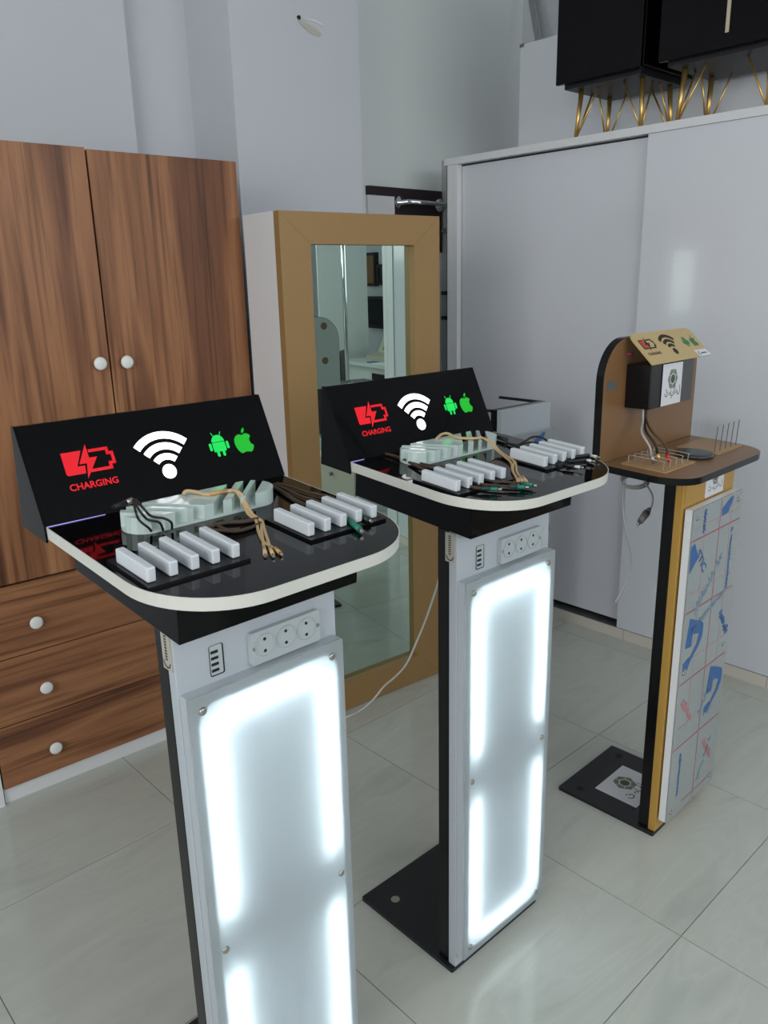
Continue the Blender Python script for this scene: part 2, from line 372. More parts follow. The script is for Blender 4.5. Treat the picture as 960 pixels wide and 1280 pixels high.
# ------------------------------------------------------------------ wooden wardrobe
wr = thing('wooden_wardrobe', 'walnut brown two-door wardrobe with three drawers and white knobs', 'wardrobe', (.538, 2.263, 0), math.radians(-2.9))
WX1 = .926
bx('body', (-.003, .020, .05), (WX1+.002, .50, 1.826), mat('carcass_gap_shade', (38, 26, 20), .6), wr)  # carcass coloured dark so the gaps between the fronts look shaded
bx('side_panel', (-.022, .0, 0), (-.004, .50, 1.826), M_WHITE, wr)
bx('plinth', (.0, .012, 0), (WX1, .40, .05), M_WHITE, wr)
def knob(parent, x, z):
    MB().lathe([(.006, 0), (.007, .010), (.0165, .011), (.0188, .014), (.0180, .018), (.012, .0205), (.0, .0212)], (x, 0, z), (0, -1, 0), 24).out('knob', M_KNOB, parent)
d = bx('door', (.001, 0, .674), (.4640, .017, 1.832), M_WOODV, wr, .0012); knob(d, .432, 1.262)
d = bx('door', (.4690, 0, .674), (WX1, .017, 1.828), M_WOODV, wr, .0012); knob(d, .511, 1.260)
for z0, z1 in ((.0515, .2470), (.2505, .4520), (.4555, .668)):
    d = bx('drawer', (.001, 0, z0), (WX1, .017, z1), M_WOODH, wr, .0012)
    zk = {.0515: .134, .2505: .337, .4555: .546}[z0]
    knob(d, .156, zk); knob(d, .775, zk)

# ------------------------------------------------------------------ mirror cabinet
mc = thing('mirror_cabinet', 'tall white cabinet with gold framed full-length mirror door', 'mirror', (1.598, 1.969, 0), math.radians(-5.5))
bx('body', (-.161, .022, 0), (.452, .208, 1.672), M_WHITE, mc, .001)
OX0, OX1, OZ0, OZ1, IX0, IX1, IZ0, IZ1 = -.161, .452, .003, 1.671, -.056, .343, .108, 1.580
for name, poly in (('frame_rail', [(OX0, OZ1), (OX1, OZ1), (IX1, IZ1), (IX0, IZ1)]), ('frame_rail', [(OX0, OZ0), (OX1, OZ0), (IX1, IZ0), (IX0, IZ0)]),
                   ('frame_stile', [(OX0, OZ0), (OX0, OZ1), (IX0, IZ1), (IX0, IZ0)]), ('frame_stile', [(OX1, OZ0), (OX1, OZ1), (IX1, IZ1), (IX1, IZ0)])):
    cxm, czm = sum(p[0] for p in poly)/4, sum(p[1] for p in poly)/4
    b = MB(); e = .0006
    b.prism([(x+(cxm-x)*e, z+(czm-z)*e) for x, z in poly], 0, .030, lambda u, v, h: Vector((u, h - .008, v)))
    b.out(name, M_GOLD, mc)
bx('mirror_glass', (IX0-.005, .0185, IZ0-.005), (IX1+.005, .0215, IZ1+.005), M_MIRROR, mc)

# ------------------------------------------------------------------ sliding wardrobe
sx = 2.792
sw = thing('sliding_wardrobe', 'large glossy white wardrobe with two sliding doors on right wall', 'wardrobe', (sx, 0, 0))
bx('back_panel', (.58, .42, .045), (.60, 2.587, 1.95), M_WHITE, sw)
bx('top_panel', (0, .42, 1.951), (.60, 2.587, 1.979), M_WHITE, sw, .0008)
bx('end_panel', (0, 2.545, .0), (.60, 2.566, 1.9505), M_WHITE, sw)
bx('post', (.002, 2.509, .0455), (.03, 2.5445, 1.9505), M_WHITE, sw, .001)
bx('end_panel', (0, .42, .0), (.60, .455, 1.9505), M_WHITE, sw)
bx('post', (.0, .456, .0455), (.03, .52, 1.9505), M_WHITE, sw, .001)
bx('sliding_door', (.034, 1.52, .068), (.052, 2.52, 1.944), M_GLOSSW, sw, .0008)
bx('sliding_door', (.006, .515, .047), (.024, 1.606, 1.9505), M_GLOSSW, sw, .0008)
bx('bottom_track', (.004, .456, .0455), (.09, 2.5445, .0465), M_ALU, sw)
bx('bottom_panel', (.06, .456, .0470), (.57, 2.5445, .0620), M_DARKGAP, sw)
for y0, y1 in ((.42, .983), (.985, 1.570), (1.572, 2.158), (2.160, 2.544)):
    bx('plinth_board', (.004, y0, 0), (.022, y1, .0450), M_PLINTH, sw)

# ------------------------------------------------------------------ things on top of the sliding wardrobe
def hair_leg(parent, x, y, z1, z0, dx, dy):
    b = MB()
    b.cyl((x, y, z1), (x-dx*.012, y-dy*.012, z0), .0100, .0062, 14)
    b.cyl((x+dx*.075, y, z1), (x-dx*.010, y-dy*.012, z0+.006), .0036, seg=8)
    b.cyl((x, y+dy*.075, z1), (x-dx*.012, y-dy*.010, z0+.006), .0036, seg=8)
    b.cyl((x-dx*.012, y-dy*.012, z0), (x-dx*.012, y-dy*.012, z0+.009), .010, seg=12)
    return b.out('leg', M_BRASS, parent)
def black_cabinet(y0, y1, label, x0=2.815, depth=.36, strip=None):
    t = thing('black_cabinet', label, 'cabinet', (x0, y0, 1.9805), group='black cabinets on brass legs')
    w = y1-y0; zb = .190
    bx('body', (0, 0, zb+.012), (depth, w, zb+.56), M_BOXB, t, .002)
    bx('door', (-.018, .002, zb+.002), (-.001, w-.002, zb+.56), M_BOXB, t, .002)
    bx('bottom_board', (.015, .02, zb-.012), (depth-.02, w-.02, zb+.0115), M_BLACKB, t, .001)
    for lx, dx in ((.085, 1), (depth-.075, -1)):
        for ly, dy in ((.050, 1), (w-.050, -1)):
            hair_leg(t, lx, ly, zb-.012, 0, dx, dy)
    if strip: bx('brass_strip', (-.0205, strip, zb+.045), (-.0185, strip+.012, zb+.56), mat('pale_brass', (220, 208, 180), .3, .6), t)
    return t
black_cabinet(1.652, 2.012, 'black lacquered cabinet on brass legs, the one nearer the room corner')
black_cabinet(1.195, 1.588, 'black lacquered cabinet on brass legs with pale vertical strip', strip=.148)
t = thing('white_carton_panel', 'white panel box standing on the sliding wardrobe behind black cabinet', 'panel', (3.235, 1.30, 1.979))
bx('board', (0, 0, 0), (.10, 1.225, .505), mat('white_panel', (226, 231, 236), .5), t, .002)
bx('corner_cap', (-.002, 1.205, .493), (.02, 1.228, .507), M_PLUGG, t)
# aluminium double profile leaning in the corner
d0, d1 = ray((675, 46)), ray((657, -60)); P0 = CAM + d0*(3.52/d0.x); P1 = CAM + d1*(3.60/d1.x)
dd = (P1-P0).normalized(); P0 = P0 - dd*((P0.z-1.9805)/dd.z)
tt = thing('aluminium_profile', 'double aluminium profile leaning in the corner above sliding wardrobe', 'profile', P0)
sdv = dd.cross(Vector((1, 0, 0))).normalized(); L = (P1-P0).length + .1
for k in (-1, 1):
    b = MB()
    for off, r in ((-.010, .005), (.0, .003), (.010, .005)):
        c = sdv*(k*.017+off); b.cyl(c + dd*.006, c + dd*L, r, seg=8)
    b.out('channel', M_ALU, tt)
# wall rail with a dark board in the recess behind the mirror
rk = thing('wall_rail', 'dark brown wall board with chrome hanging rail behind mirror', 'rack', (2.55, YB, 0))
bx('board', (0, -.018, 1.842), (.480, 0, 1.880), M_DKBRD, rk); bx('board', (.166, -.018, 1.60), (.480, 0, 1.8415), M_DKBRD, rk)
bx('white_board', (.0, -.014, 1.40), (.1655, 0, 1.8415), M_WHITE, rk)
r = MB(); r.cyl((.19, -.075, 1.817), (.53, -.075, 1.813), .010)
r.out('rail', M_CHROME, rk)
for x in (.195, .46):
    MB().lathe([(.030, 0), (.030, .005), (.011, .010), (.011, .066)], (x, -.018, 1.816), (0, -1, 0), 18).out('rosette', M_CHROME, rk)
pt = thing('wall_post', 'slim grey metal wall post with black brackets beside mirror', 'post', (3.062, YB, 0))
bx('upright', (-.014, -.03, .5), (.014, 0, 2.02), mat('grey_post', (168, 172, 174), .4, .1), pt)
for z in (1.405, 1.285, 1.70):
    bx('bracket', (-.05, -.062, z-.009), (.028, -.0305, z+.009), M_BLACKB if z < 1.6 else M_CHROME, pt)

# ------------------------------------------------------------------ kiosks
def column(root, lit, film=False, body_m=None, body_top=1.0178, gold=False):
    """base plate, black back panel, body and light box of a kiosk column (root local)"""
    bw = .302
    bp = MB(); bp.band(rrect(0, 0, .304, .302, .004, 3), rrect(.10, .10, .20, .20, .02, 3), 0, .010, lambda u, v, h: Vector((u, v, h)))
    bp.prism(rrect(.10, .10, .20, .20, .02, 3), 0, .010, lambda u, v, h: Vector((u, v, h)))
    pl = bp.out('base_plate', M_BLACKB, root)
    for x, y in ((.038 if gold else .054, .250 if gold else .238), (.267 if gold else .252, .255 if gold else .238), (.06, .09)):
        MB().cyl((x, y, .0100), (x, y, .0104), .011 if y > .2 else .004, seg=18, smooth=False).out('bolt_hole', M_HOLE if gold or y < .2 else M_STEEL, pl)
    bx('back_panel', (.010, .0205, .0102), (.298, .049, body_top), M_BLACKS, root, .001)
    bm_ = body_m or M_KW
    bx('body', (.010, 0, .0102), (.298, .020, body_top), bm_, root, .0012)
    yb, yf = -.0005, -.0185
    fm = MB(); mpf = lambda u, v, h: Vector((u, h, v))
    z0, z1 = .042, .921
    outer = rrect(.012, z0, .293, z1, .003, 8); inner = rrect(.027, .060, .278, .903, .032, 8)
    fm.band(outer, inner, yf, yb, mpf)
    lb = fm.out('light_box', M_WHITE if gold else M_KW, root)
    return lb
def light_cover(lb, m, bolts=True):
    mpf = lambda u, v, h: Vector((u, h, v))
    MB().prism(rrect(.012, .042, .293, .921, .003, 3), -.0225, -.0190, mpf).out('cover_sheet', m, lb)
    if bolts:
        for x in (.034, .269):
            for z in (.897, .483, .066):
                MB().lathe([(.0062, 0), (.0062, .0015), (.0045, .0030), (.0, .0032)], (x, -.0226, z), (0, -1, 0), 16).out('bolt', M_STEEL, lb)
def led_strips(lb):
    y = -.0012
    for x in (.050, .255):
        for z0, z1 in ((.092, .432), (.534, .872)):
            MB().box((x-.014, y-.001, z0), (x+.014, y, z1)).out('led_strip', M_LED, lb)
    for z in (.085, .879):
        MB().box((.066, y-.001, z-.013), (.239, y, z+.013)).out('led_strip', M_LED, lb)
def icons(parent, mp, S, mred, mwhite, mga, mgb, th=.0006, text=True):
    """charging, wireless, robot and fruit marks in sign coordinates (x, t)"""
    b = MB()
    b.prism([(.0055, .107), (.0375, .107), (.0255, .0825), (.0375, .0825), (.0355, .070), (.008, .070), (.0055, .0725)], 0, th, mp)
    stroke(b, [(.0515, .1045), (.0785, .1045), (.0785, .0965), (.0855, .0965), (.0855, .0805), (.0785, .0805), (.0785, .0725), (.0445, .0725)], .0048, 0, th, mp)
    b.prism([(.047, .116), (.0295, .0855), (.0415, .0855), (.0365, .061), (.0605, .0935), (.0475, .0935)], 0, th, mp)
    b.out('battery_icon', mred, parent)
    if text: text_mesh('charging_lettering', 'CHARGING', mred, parent, mp, .004, .0455, .0825, .0565, thick=th)
    b = MB(); cx, cz = .1728, .0480
    b.prism(disc(cx, cz, .0125, 28), 0, th, mp)
    for r0, r1 in ((.0205, .0315), (.0385, .0505), (.0575, .0700)):
        n = 20; A = [math.radians(45.5+89*k/n) for k in range(n+1)]
        for k in range(n):
            b.prism([(cx+r0*math.cos(A[k]), cz+r0*math.sin(A[k])), (cx+r1*math.cos(A[k]), cz+r1*math.sin(A[k])), (cx+r1*math.cos(A[k+1]), cz+r1*math.sin(A[k+1])), (cx+r0*math.cos(A[k+1]), cz+r0*math.sin(A[k+1]))], 0, th, mp)
    b.out('wireless_icon', mwhite, parent)
    b = MB(); cx = .279
    b.prism([(cx+.0125*math.cos(PI*k/14), .0835+.0125*math.sin(PI*k/14)) for k in range(15)], 0, th, mp)
    b.prism(rrect(cx-.0125, .0655, cx+.0125, .0825, .0018, 3), 0, th, mp)
    for s in (-1, 1):
        b.prism(rrect(cx+s*.0172-.0025, .0685, cx+s*.0172+.0025, .0825, .0024, 3), 0, th, mp)
        b.prism(rrect(cx+s*.0055-.0026, .0565, cx+s*.0055+.0026, .0665, .0024, 3), 0, th, mp)
        stroke(b, [(cx+s*.0058, .0935), (cx+s*.0092, .1005)], .0011, 0, th, mp)
    b.out('robot_icon', mga, parent)
    b = MB(); cx = .3305
    P = [(.000, .0880), (.004, .0900), (.009, .0902), (.0140, .0875), (.0165, .0840), (.0125, .0800), (.0118, .0745), (.0140, .0695), (.0182, .0665), (.0160, .0610), (.0125, .0565), (.0085, .0550), (.0045, .0562), (.000, .0570), (-.0045, .0562), (-.0085, .0550), (-.0125, .0568), (-.0165, .0625), (-.0188, .0690), (-.0195, .0760), (-.0180, .0830), (-.0135, .0880), (-.0080, .0903), (-.0035, .0895)]
    b.prism([(cx+x, z) for x, z in P], 0, th, mp)
    b.prism([(cx+.0002, .0915), (cx+.0012, .0965), (cx+.0052, .1005), (cx+.0078, .1010), (cx+.0072, .0960), (cx+.0042, .0925)], 0, th, mp)
    b.out('fruit_icon', mgb, parent)
def convex_clip(poly, n, c):
    out = []
    for i in range(len(poly)):
        p, q = poly[i], poly[(i+1) % len(poly)]; dp, dq = p[0]*n[0]+p[1]*n[1]-c, q[0]*n[0]+q[1]*n[1]-c
        if dp <= 0: out.append(p)
        if (dp < 0 < dq) or (dq < 0 < dp):
            t = dp/(dp-dq); out.append((p[0]+(q[0]-p[0])*t, p[1]+(q[1]-p[1])*t))
    return out
def cable_rack(root, x0, v0):
    base = MB(T).box((x0, v0, .0872), (x0+.152, v0+.115, .0912)).out('cable_rack', M_BLACKS, root)
    for k in range(5):
        MB(T).box((x0+.005+.0315*k, v0+.012, .0914), (x0+.0175+.0315*k, v0+.099, .1120), .0022).out('rack_block', M_FOAM, base)
def phone_stand(root, x0, x1, v0, v1):
    r = (v1-v0)/2; n = 12
    st = [(x1-r+r*math.cos(-PI/2+PI*k/n), v0+r+r*math.sin(-PI/2+PI*k/n)) for k in range(n+1)] + [(x0+r+r*math.cos(PI/2+PI*k/n), v0+r+r*math.sin(PI/2+PI*k/n)) for k in range(n+1)]
    mp = lambda u, v, h: Vector((u, v, h))
    base = MB(T).prism(st, .0872, .0915, mp).out('phone_stand', M_ICE, root)
    # three slots fan out to the back left and three to the back right of a solid middle block
    h = math.sqrt(.5); nl, nr = (h, h), (-h, h)
    cl = lambda poly, n, x, keep_low: convex_clip(poly, n, x*n[0]+v0*n[1]) if keep_low else convex_clip(poly, (-n[0], -n[1]), -(x*n[0]+v0*n[1]))
    pieces = [cl(st, nl, x0+.029, True)]
    for a, b in ((.050, .067), (.087, .098)): pieces.append(cl(cl(st, nl, x0+a, False), nl, x0+b, True))
    pieces.append(cl(cl(st, nl, x0+.117, False), nr, x0+.134, False))
    for a, b in ((.151, .167), (.183, .194)): pieces.append(cl(cl(st, nr, x0+b, False), nr, x0+a, True))
    pieces.append(cl(st, nr, x0+.212, True))
    for poly in pieces:
        if len(poly) > 2: MB(T).prism(poly, .0915, .1130, mp).out('stand_ridge', M_ICE, base)
    return base
def socket_strip(root):
    mpf = lambda u, v, h: Vector((u, h, v))
    s = MB(); s.prism(rrect(.129, .926, .258, .978, .004, 4), -.010, -.0002, mpf); p = s.out('socket_strip', M_SOCK, root)
    for x in (.153, .192, .231):
        MB().band(disc(x, .9535, .0185, 28), disc(x, .9535, .0172, 28), -.0116, -.0101, mpf).out('socket_ring', M_SOCK, p)
        for z in (.9632, .9442):
            MB().cyl((x, -.0106, z), (x, -.0101, z), .0026, seg=12, smooth=False).out('socket_hole', M_HOLE, p)
    for x in (.134, .2535):
        MB().cyl((x, -.0106, .9525), (x, -.0101, .9525), .0032, seg=12, smooth=False).out('screw', M_PLUGG, p)
def usb_hub(root):
    mpf = lambda u, v, h: Vector((u, h, v))
    p = MB().prism(rrect(.064, .930, .0875, .9775, .003, 3), -.0012, -.0002, mpf).out('usb_hub', M_HOLE, root)
    MB().prism(rrect(.0646, .9325, .0845, .9775, .002, 3), -.0022, -.0013, mpf).out('usb_housing', M_SOCK, p)
    for z in (.9395, .949, .9585, .968):
        MB().box((.0655, -.0028, z-.0022), (.0775, -.0023, z+.0022)).out('usb_port', M_HOLE, p)
def side_label(root):
    p = bx('label_plate', (.0078, .004, .957), (.0098, .0275, 1.015), M_LABEL, root)
    b = MB(); mp = lambda u, v, h: Vector((.0076-h, u, v))
    stroke(b, [(.007, .968), (.010, .9625), (.016, .9605), (.022, .9635), (.0245, .969)], .0022, 0, .0002, mp)
    for k in range(9): b.prism([(.013, .972+k*.0044), (.019, .972+k*.0044), (.019, .9745+k*.0044), (.013, .9745+k*.0044)], 0, .0002, mp)
    b.out('label_print', M_INK, p)
def tray_outline(x0, x1, vf, vb, r, n=14):
    P = [(x0, vb)]
    P += [(x0+r+r*math.cos(PI+PI/2*k/n), vf+r+r*math.sin(PI+PI/2*k/n)) for k in range(n+1)]
    P += [(x1-r+r*math.cos(-PI/2+PI/2*k/n), vf+r+r*math.sin(-PI/2+PI/2*k/n)) for k in range(n+1)]
    P += [(x1, vb)]
    return P
def kiosk(fr, label, v0, leak):
    root = thing('charging_kiosk', label, 'charging kiosk', fr.o, fr.a, 'lit charging kiosks')
    lb = column(root, True); light_cover(lb, M_OPAL); led_strips(lb)
    socket_strip(root); usb_hub(root); side_label(root)
    MB(T).box((-.003, 0, .0), (.308, .318, .0688), .001).out('tray_box', M_SIGN, root)
    vb = v0+.085
    ou = tray_outline(-.047, .392, -.085, vb, .135); inn = tray_outline(-.0456, .3906, -.0836, vb-.0014, .1336)
    mp = lambda u, v, h: Vector((u, v, h))
    tr = MB(T).prism(inn, .0690, .0870, mp).out('tray', M_BLACK, root)
    MB(T).band(ou, inn, .0690, .0870, mp).out('edge_band', M_EDGE, tr)
    # sign: wedge with vertical back
    prof = [(v0, .0872), (v0+.079, .225), (v0+.087, .225), (v0+.089, .066), (v0+.0855, .066), (v0+.0855, .0872)]
    sg = MB(T).prism([(v0, .0872), (v0+.079, .225), (v0+.0875, .224), (v0+.0875, .0872)], -.047, .394, lambda u, v, h: Vector((h, u, v))).out('sign', M_SIGN, root)
    b = MB(T); b.prism([(v0-.004, .064), (v0-.0005, .0872), (v0+.079, .2255), (v0+.088, .2245), (v0+.089, .064)], -.0505, -.0475, lambda u, v, h: Vector((h, u, v)))
    b.out('sign_side', M_SIGN, sg)
    sl = math.radians(60.2); cs, sn = math.cos(sl), math.sin(sl)
    mps = lambda u, t, h: T((u, v0 + t*cs - (h+.0003)*sn, .0872 + t*sn + (h+.0003)*cs))
    icons(sg, mps, 1, M_RED, M_GLOWW, M_GREENA, M_GREENB)
    MB(T).prism([(-.046, v0-.0022), (leak, v0-.0012), (leak, v0-.0004), (-.046, v0-.0004)], .0873, .0880, mp).out('led_gap', mat('led_leak', (120, 120, 160), .3, emit=(170, 160, 255), es=1.0), sg)
    cable_rack(root, -.037, .005); cable_rack(root, .220, .005)
    phone_stand(root, .033, .297, .180, .248)
    return root
kiosk(K1, 'front black kiosk with lit white panel, nearest the wooden wardrobe', .300, .045)
kiosk(K2, 'middle black kiosk with lit white panel, in front of gold mirror', .284, -.012)

# ---- printed card with emblem and script
def card(parent, mp, x0, z0, x1, z1, ang=0.0):
    MB().prism([(x0, z0), (x1, z0), (x1, z1), (x0, z1)], .0, .0004, mp).out('printed_card', M_CARD, parent)
    w, h = x1-x0, z1-z0; s = min(w, h); cx, cz = x0+w*.52, z0+h*.62
    b = MB()
    P = []
    for k in range(64):
        a = 2*PI*k/64; rr = s*.23*(1+.045*math.cos(6*a)+.03*math.cos(12*a)); P.append((cx+rr*math.cos(a), cz+rr*math.sin(a)*1.05))
    b.prism(P, .0004, .0006, mp); b.out('emblem', M_EMB, parent)
    MB().band(disc(cx, cz, s*.135, 28), disc(cx, cz, s*.115, 28), .0006, .0008, mp).out('emblem_ring', M_CARD, parent)
    MB().prism(disc(cx, cz, s*.095, 20), .0006, .0008, mp).out('emblem_core', M_EMBD, parent)
    b = MB()
    for k in range(6):
        a = 2*PI*k/6+.5; stroke(b, [(cx+s*.135*math.cos(a), cz+s*.135*math.sin(a)), (cx+s*.225*math.cos(a), cz+s*.225*math.sin(a))], s*.012, .0006, .0008, mp)
    b.out('emblem_spokes', M_CARD, parent)
    b = MB(); y = z0+h*.27
    def sq(pts, wd=.016): stroke(b, [(x0+w*px, y+s*py) for px, py in pts], s*wd, .0004, .0006, mp)
    sq([(.16, .02), (.19, -.04), (.25, -.06), (.30, -.02), (.29, .05), (.24, .06)], .022); sq([(.20, .10), (.24, .11)], .02)
    sq([(.36, -.02), (.40, .03), (.44, -.02), (.42, -.05)]); sq([(.48, .08), (.47, -.02), (.52, -.07), (.58, -.05), (.60, .03)], .022)
    sq([(.62, .13), (.63, -.02), (.67, -.04)]); sq([(.68, .17), (.69, .0), (.74, -.02), (.77, .05), (.73, .06)])
    sq([(.80, .02), (.82, -.05), (.88, -.06), (.92, .02), (.91, .16)], .022); sq([(.50, -.11), (.53, -.11)], .02)
    b.out('script_lettering', M_INK, parent)

# ---- brown and gold kiosk
def film_prints(lb, mp, extra=True):
    b = MB()
    for z, m_ in ((.842, 1), (.651, 1), (.453, 1), (.261, 1)): b.prism([(.015, z-.0018), (.291, z-.0018), (.291, z+.0018), (.015, z+.0018)], 0, .0003, mp)
    b.prism([(.163, .045), (.1655, .045), (.1715, .918), (.169, .918)], 0, .0003, mp)
    b.prism([(.10, .068), (.285, .068), (.285, .071), (.10, .071)], 0, .0003, mp)
    b.out('red_lines', M_REDL, lb)
    b = MB()
    for z in (.872, .70, .51, .32): b.prism([(.03, z), (.285, z), (.285, z+.0014), (.03, z+.0014)], 0, .0002, mp)
    for x in (.085, .235): b.prism([(x, .3), (x+.0014, .3), (x+.0014, .9), (x, .9)], 0, .0002, mp)
    b.out('faint_lines', M_PINK, lb)
    def arrow(dx, dz):
        b = MB(); f = lambda P: [(x+dx, z+dz) for x, z in P]
        b.prism(f([(.048, .632), (.118, .603), (.130, .592), (.130, .560), (.108, .572), (.040, .590)]), 0, .0004, mp)
        b.prism(f([(.040, .590), (.072, .585), (.068, .548), (.034, .552)]), 0, .0004, mp)
        b.prism(f([(.130, .560), (.108, .572), (.098, .545), (.058, .512), (.072, .508), (.112, .535)]), 0, .0004, mp)
        b.prism(f([(.072, .508), (.058, .520), (.030, .512), (.032, .486), (.045, .496), (.055, .484)]), 0, .0004, mp)
        b.out('blue_mark', M_BLUE, lb)
    arrow(0, 0); arrow(.156, -.19)
    MB().prism([(.016, .828), (.036, .834), (.062, .792), (.020, .760)], 0, .0004, mp).out('blue_mark', M_BLUE, lb)
    MB().prism([(.175, .892), (.228, .915), (.244, .912), (.215, .875), (.180, .872)], 0, .0004, mp).out('blue_mark', M_BLUE, lb)
    text_mesh('blue_lettering', 'STIC', M_BLUE, lb, mp, .050, .800, .125, .824, math.radians(-52), .0005)
    rnd = random.Random(11)
    def scribble(name, m, x, z, length, ang, size, gap=.12):          # small illegible print along a line
        b = MB(); a = math.radians(ang); u, t = 0.0, 0
        f = lambda p: (x + p[0]*math.cos(a) - p[1]*math.sin(a), z + p[0]*math.sin(a) + p[1]*math.cos(a))
        while u < length:
            w = size*rnd.uniform(.45, .9)
            if rnd.random() > gap:
                stroke(b, [f(p) for p in ((u, size*rnd.uniform(-.1, .3)), (u+w*.3, size*rnd.uniform(.5, 1)), (u+w*.6, size*rnd.uniform(-.1, .3)), (u+w, size*rnd.uniform(.2, .7)))], size*.24, 0, .0004, mp)
            u += w*1.05
        b.out(name, m, lb)
    scribble('blue_print', M_BLUE, .074, .912, .058, -90, .016)
    scribble('blue_print', M_BLUE, .246, .826, .165, -90, .013)
    scribble('blue_print', M_BLUE, .062, .242, .135, -90, .011)
    scribble('blue_print', M_BLUE, .222, .588, .085, -54, .024, 0)
    scribble('pale_print', M_BLUEL, .060, .622, .19, 42, .022)
    scribble('pale_print', M_BLUEL, .062, .588, .20, 18, .016)
    scribble('pale_print', M_BLUEL, .150, .300, .10, 50, .022)
    scribble('pale_print', M_BLUEL, .190, .09, .12, 60, .016)
    scribble('pink_print', M_PINK, .040, .392, .085, -50, .019, 0)
    scribble('pink_print', M_PINK, .196, .205, .085, -50, .019, 0)
def kiosk_brown():
    root = thing('charging_kiosk', 'brown and gold unlit charging kiosk with film-covered front panel', 'charging kiosk', K3.o, K3.a)
    lb = column(root, False, body_m=M_GOLDK, body_top=1.0, gold=True)
    lb.location = (.006, -.004, .004)
    light_cover(lb, M_FILM, True)
    film_prints(lb, lambda u, v, h: Vector((u-.004, -.0227-h, v)))
    mpf = lambda u, v, h: Vector((u, -h, v))
    sub = MB().box((.018, -.0014, .935), (.29, -.0002, .996)).out('front_card_holder', M_GOLDK, root)
    card(sub, lambda u, v, h: Vector((u, -.0016-h, v)), .125, .930, .230, 1.000)
    # shelf
    ou = tray_outline(-.088, .398, -.004, .216, .085); inn = tray_outline(-.0868, .3968, -.0028, .2148, .0838)
    mp = lambda u, v, h: Vector((u, v, h))
    sh = MB(T3).prism(inn, -.0165, .0, mp).out('shelf', M_BROWN, root)
    MB(T3).band(ou, inn, -.0165, .0, mp).out('edge_band', M_BLACKS, sh)
    for x in (.05, .25): bx('bracket', (x, .05, .975), (x+.02, .16, .9995), M_BLACKS, root)
    # back panel with rounded top corners
    po = [(-.088, 1.012)] + [(-.088+.10-.10*math.cos(PI/2*k/10), 1.226+.10*math.sin(PI/2*k/10)) for k in range(11)] + [(.398-.10+.10*math.sin(PI/2*k/10), 1.226+.10*math.cos(PI/2*k/10)) for k in range(11)] + [(.398, 1.012)]
    pi_ = [(.155+(x-.155)*.9955, z-(.0011 if z > 1.1 else -.0005)) for x, z in po]
    mq = lambda u, v, h: Vector((u, h, v))
    bk = MB().prism(pi_, .1735, .1925, mq).out('back_board', M_BROWN, root)
    MB().prism(pi_, .1926, .1936, mq).out('back_lining', mat('grey_white_lining', (232, 238, 238), .4), bk)
    MB().band(po, pi_, .1735, .1935, mq).out('edge_band', M_BLACKS, bk)
    for x, z in ((.325, 1.285), (.325, 1.135), (-.01, 1.285), (-.01, 1.135)):
        MB().cyl((x, .1937, z), (x, .1942, z), .016, seg=20, smooth=False).out('hole_cover', mat('brown_cap', (160, 128, 106), .6), bk)
    bx('name_plate', (-.070, .1715, 1.205), (-.030, .1733, 1.225), mat('grey_tape', (92, 100, 102), .3), bk)
    # black box with card
    bxo = bx('control_box', (.016, .108, 1.155), (.236, .1733, 1.262), M_BLACKS, root, .002)
    bx('side_cheek', (.175, .1066, 1.156), (.2355, .1078, 1.261), mat('dark_grey', (66, 68, 72), .4), bxo)
    b = MB(); b.cyl((.2365, .135, 1.200), (.243, .135, 1.200), .005, seg=10); b.tube([(.244, .135, 1.200), (.248, .133, 1.190), (.246, .133, 1.178), (.250, .133, 1.168)], .0018, 6); b.out('lock_key', M_BLKC, bxo)
    card(bxo, lambda u, v, h: Vector((u, .1064-h, v)), .072, 1.1565, .174, 1.259)
    # slanted gold canopy
    y0, z0, y1, z1 = .098, 1.2635, .168, 1.3315
    L = math.hypot(y1-y0, z1-z0); cy, cz = (y1-y0)/L, (z1-z0)/L
    mpc = lambda u, t, h: Vector((u, y0 + t*cy - h*cz, z0 + t*cz + h*cy))
    outl = [(-.002, 0), (.310, 0)] + [(.310-.025+.025*math.cos(PI/2*k/6), L-.025+.025*math.sin(PI/2*k/6)) for k in range(7)] + [(.02-.022*math.sin(PI/2*k/6), L-.022+.022*math.cos(PI/2*k/6)) for k in range(7)]
    ca = MB().prism(outl, 0, .003, mpc).out('canopy', M_GOLDC, root)
    sc = L/.158
    mi = lambda u, t, h: mpc(.150 + (u-.172)*.80, .052 + (t-.077)*.80, h+.0031)
    icons(ca, mi, 1, M_CUT, M_CUT, M_CGRNP, M_CGRNP, .0003)
    MB().prism([(.0085, .103), (.035, .103), (.026, .086), (.036, .086), (.034, .074), (.011, .074)], .0003, .0005, mi).out('red_fill', M_CREDP, ca)
    MB().prism([(.248, .0), (.310, .0), (.303, .022), (.241, .022)], .003, .0036, mpc).out('sticker', M_CARD, ca)
    b = MB(); stroke(b, [(.256, .004), (.2525, .010), (.255, .016)], .003, .0036, .0040, mpc); b.prism([(.265, .008), (.295, .008), (.293, .012), (.264, .012)], .0036, .0040, mpc); b.out('sticker_print', mat('sticker_blue', (70, 90, 130), .5), ca)
    MB().box((.006, .158, 1.284), (.016, .1732, 1.290)).out('led_module', mat('dark_red', (120, 40, 44), .5), ca)
    # rack bases: low loops on the left, tall clear dividers on the right
    lr = MB(T3).box((-.050, .066, .0003), (.105, .182, .0035)).out('cable_rack', M_MDF, root)
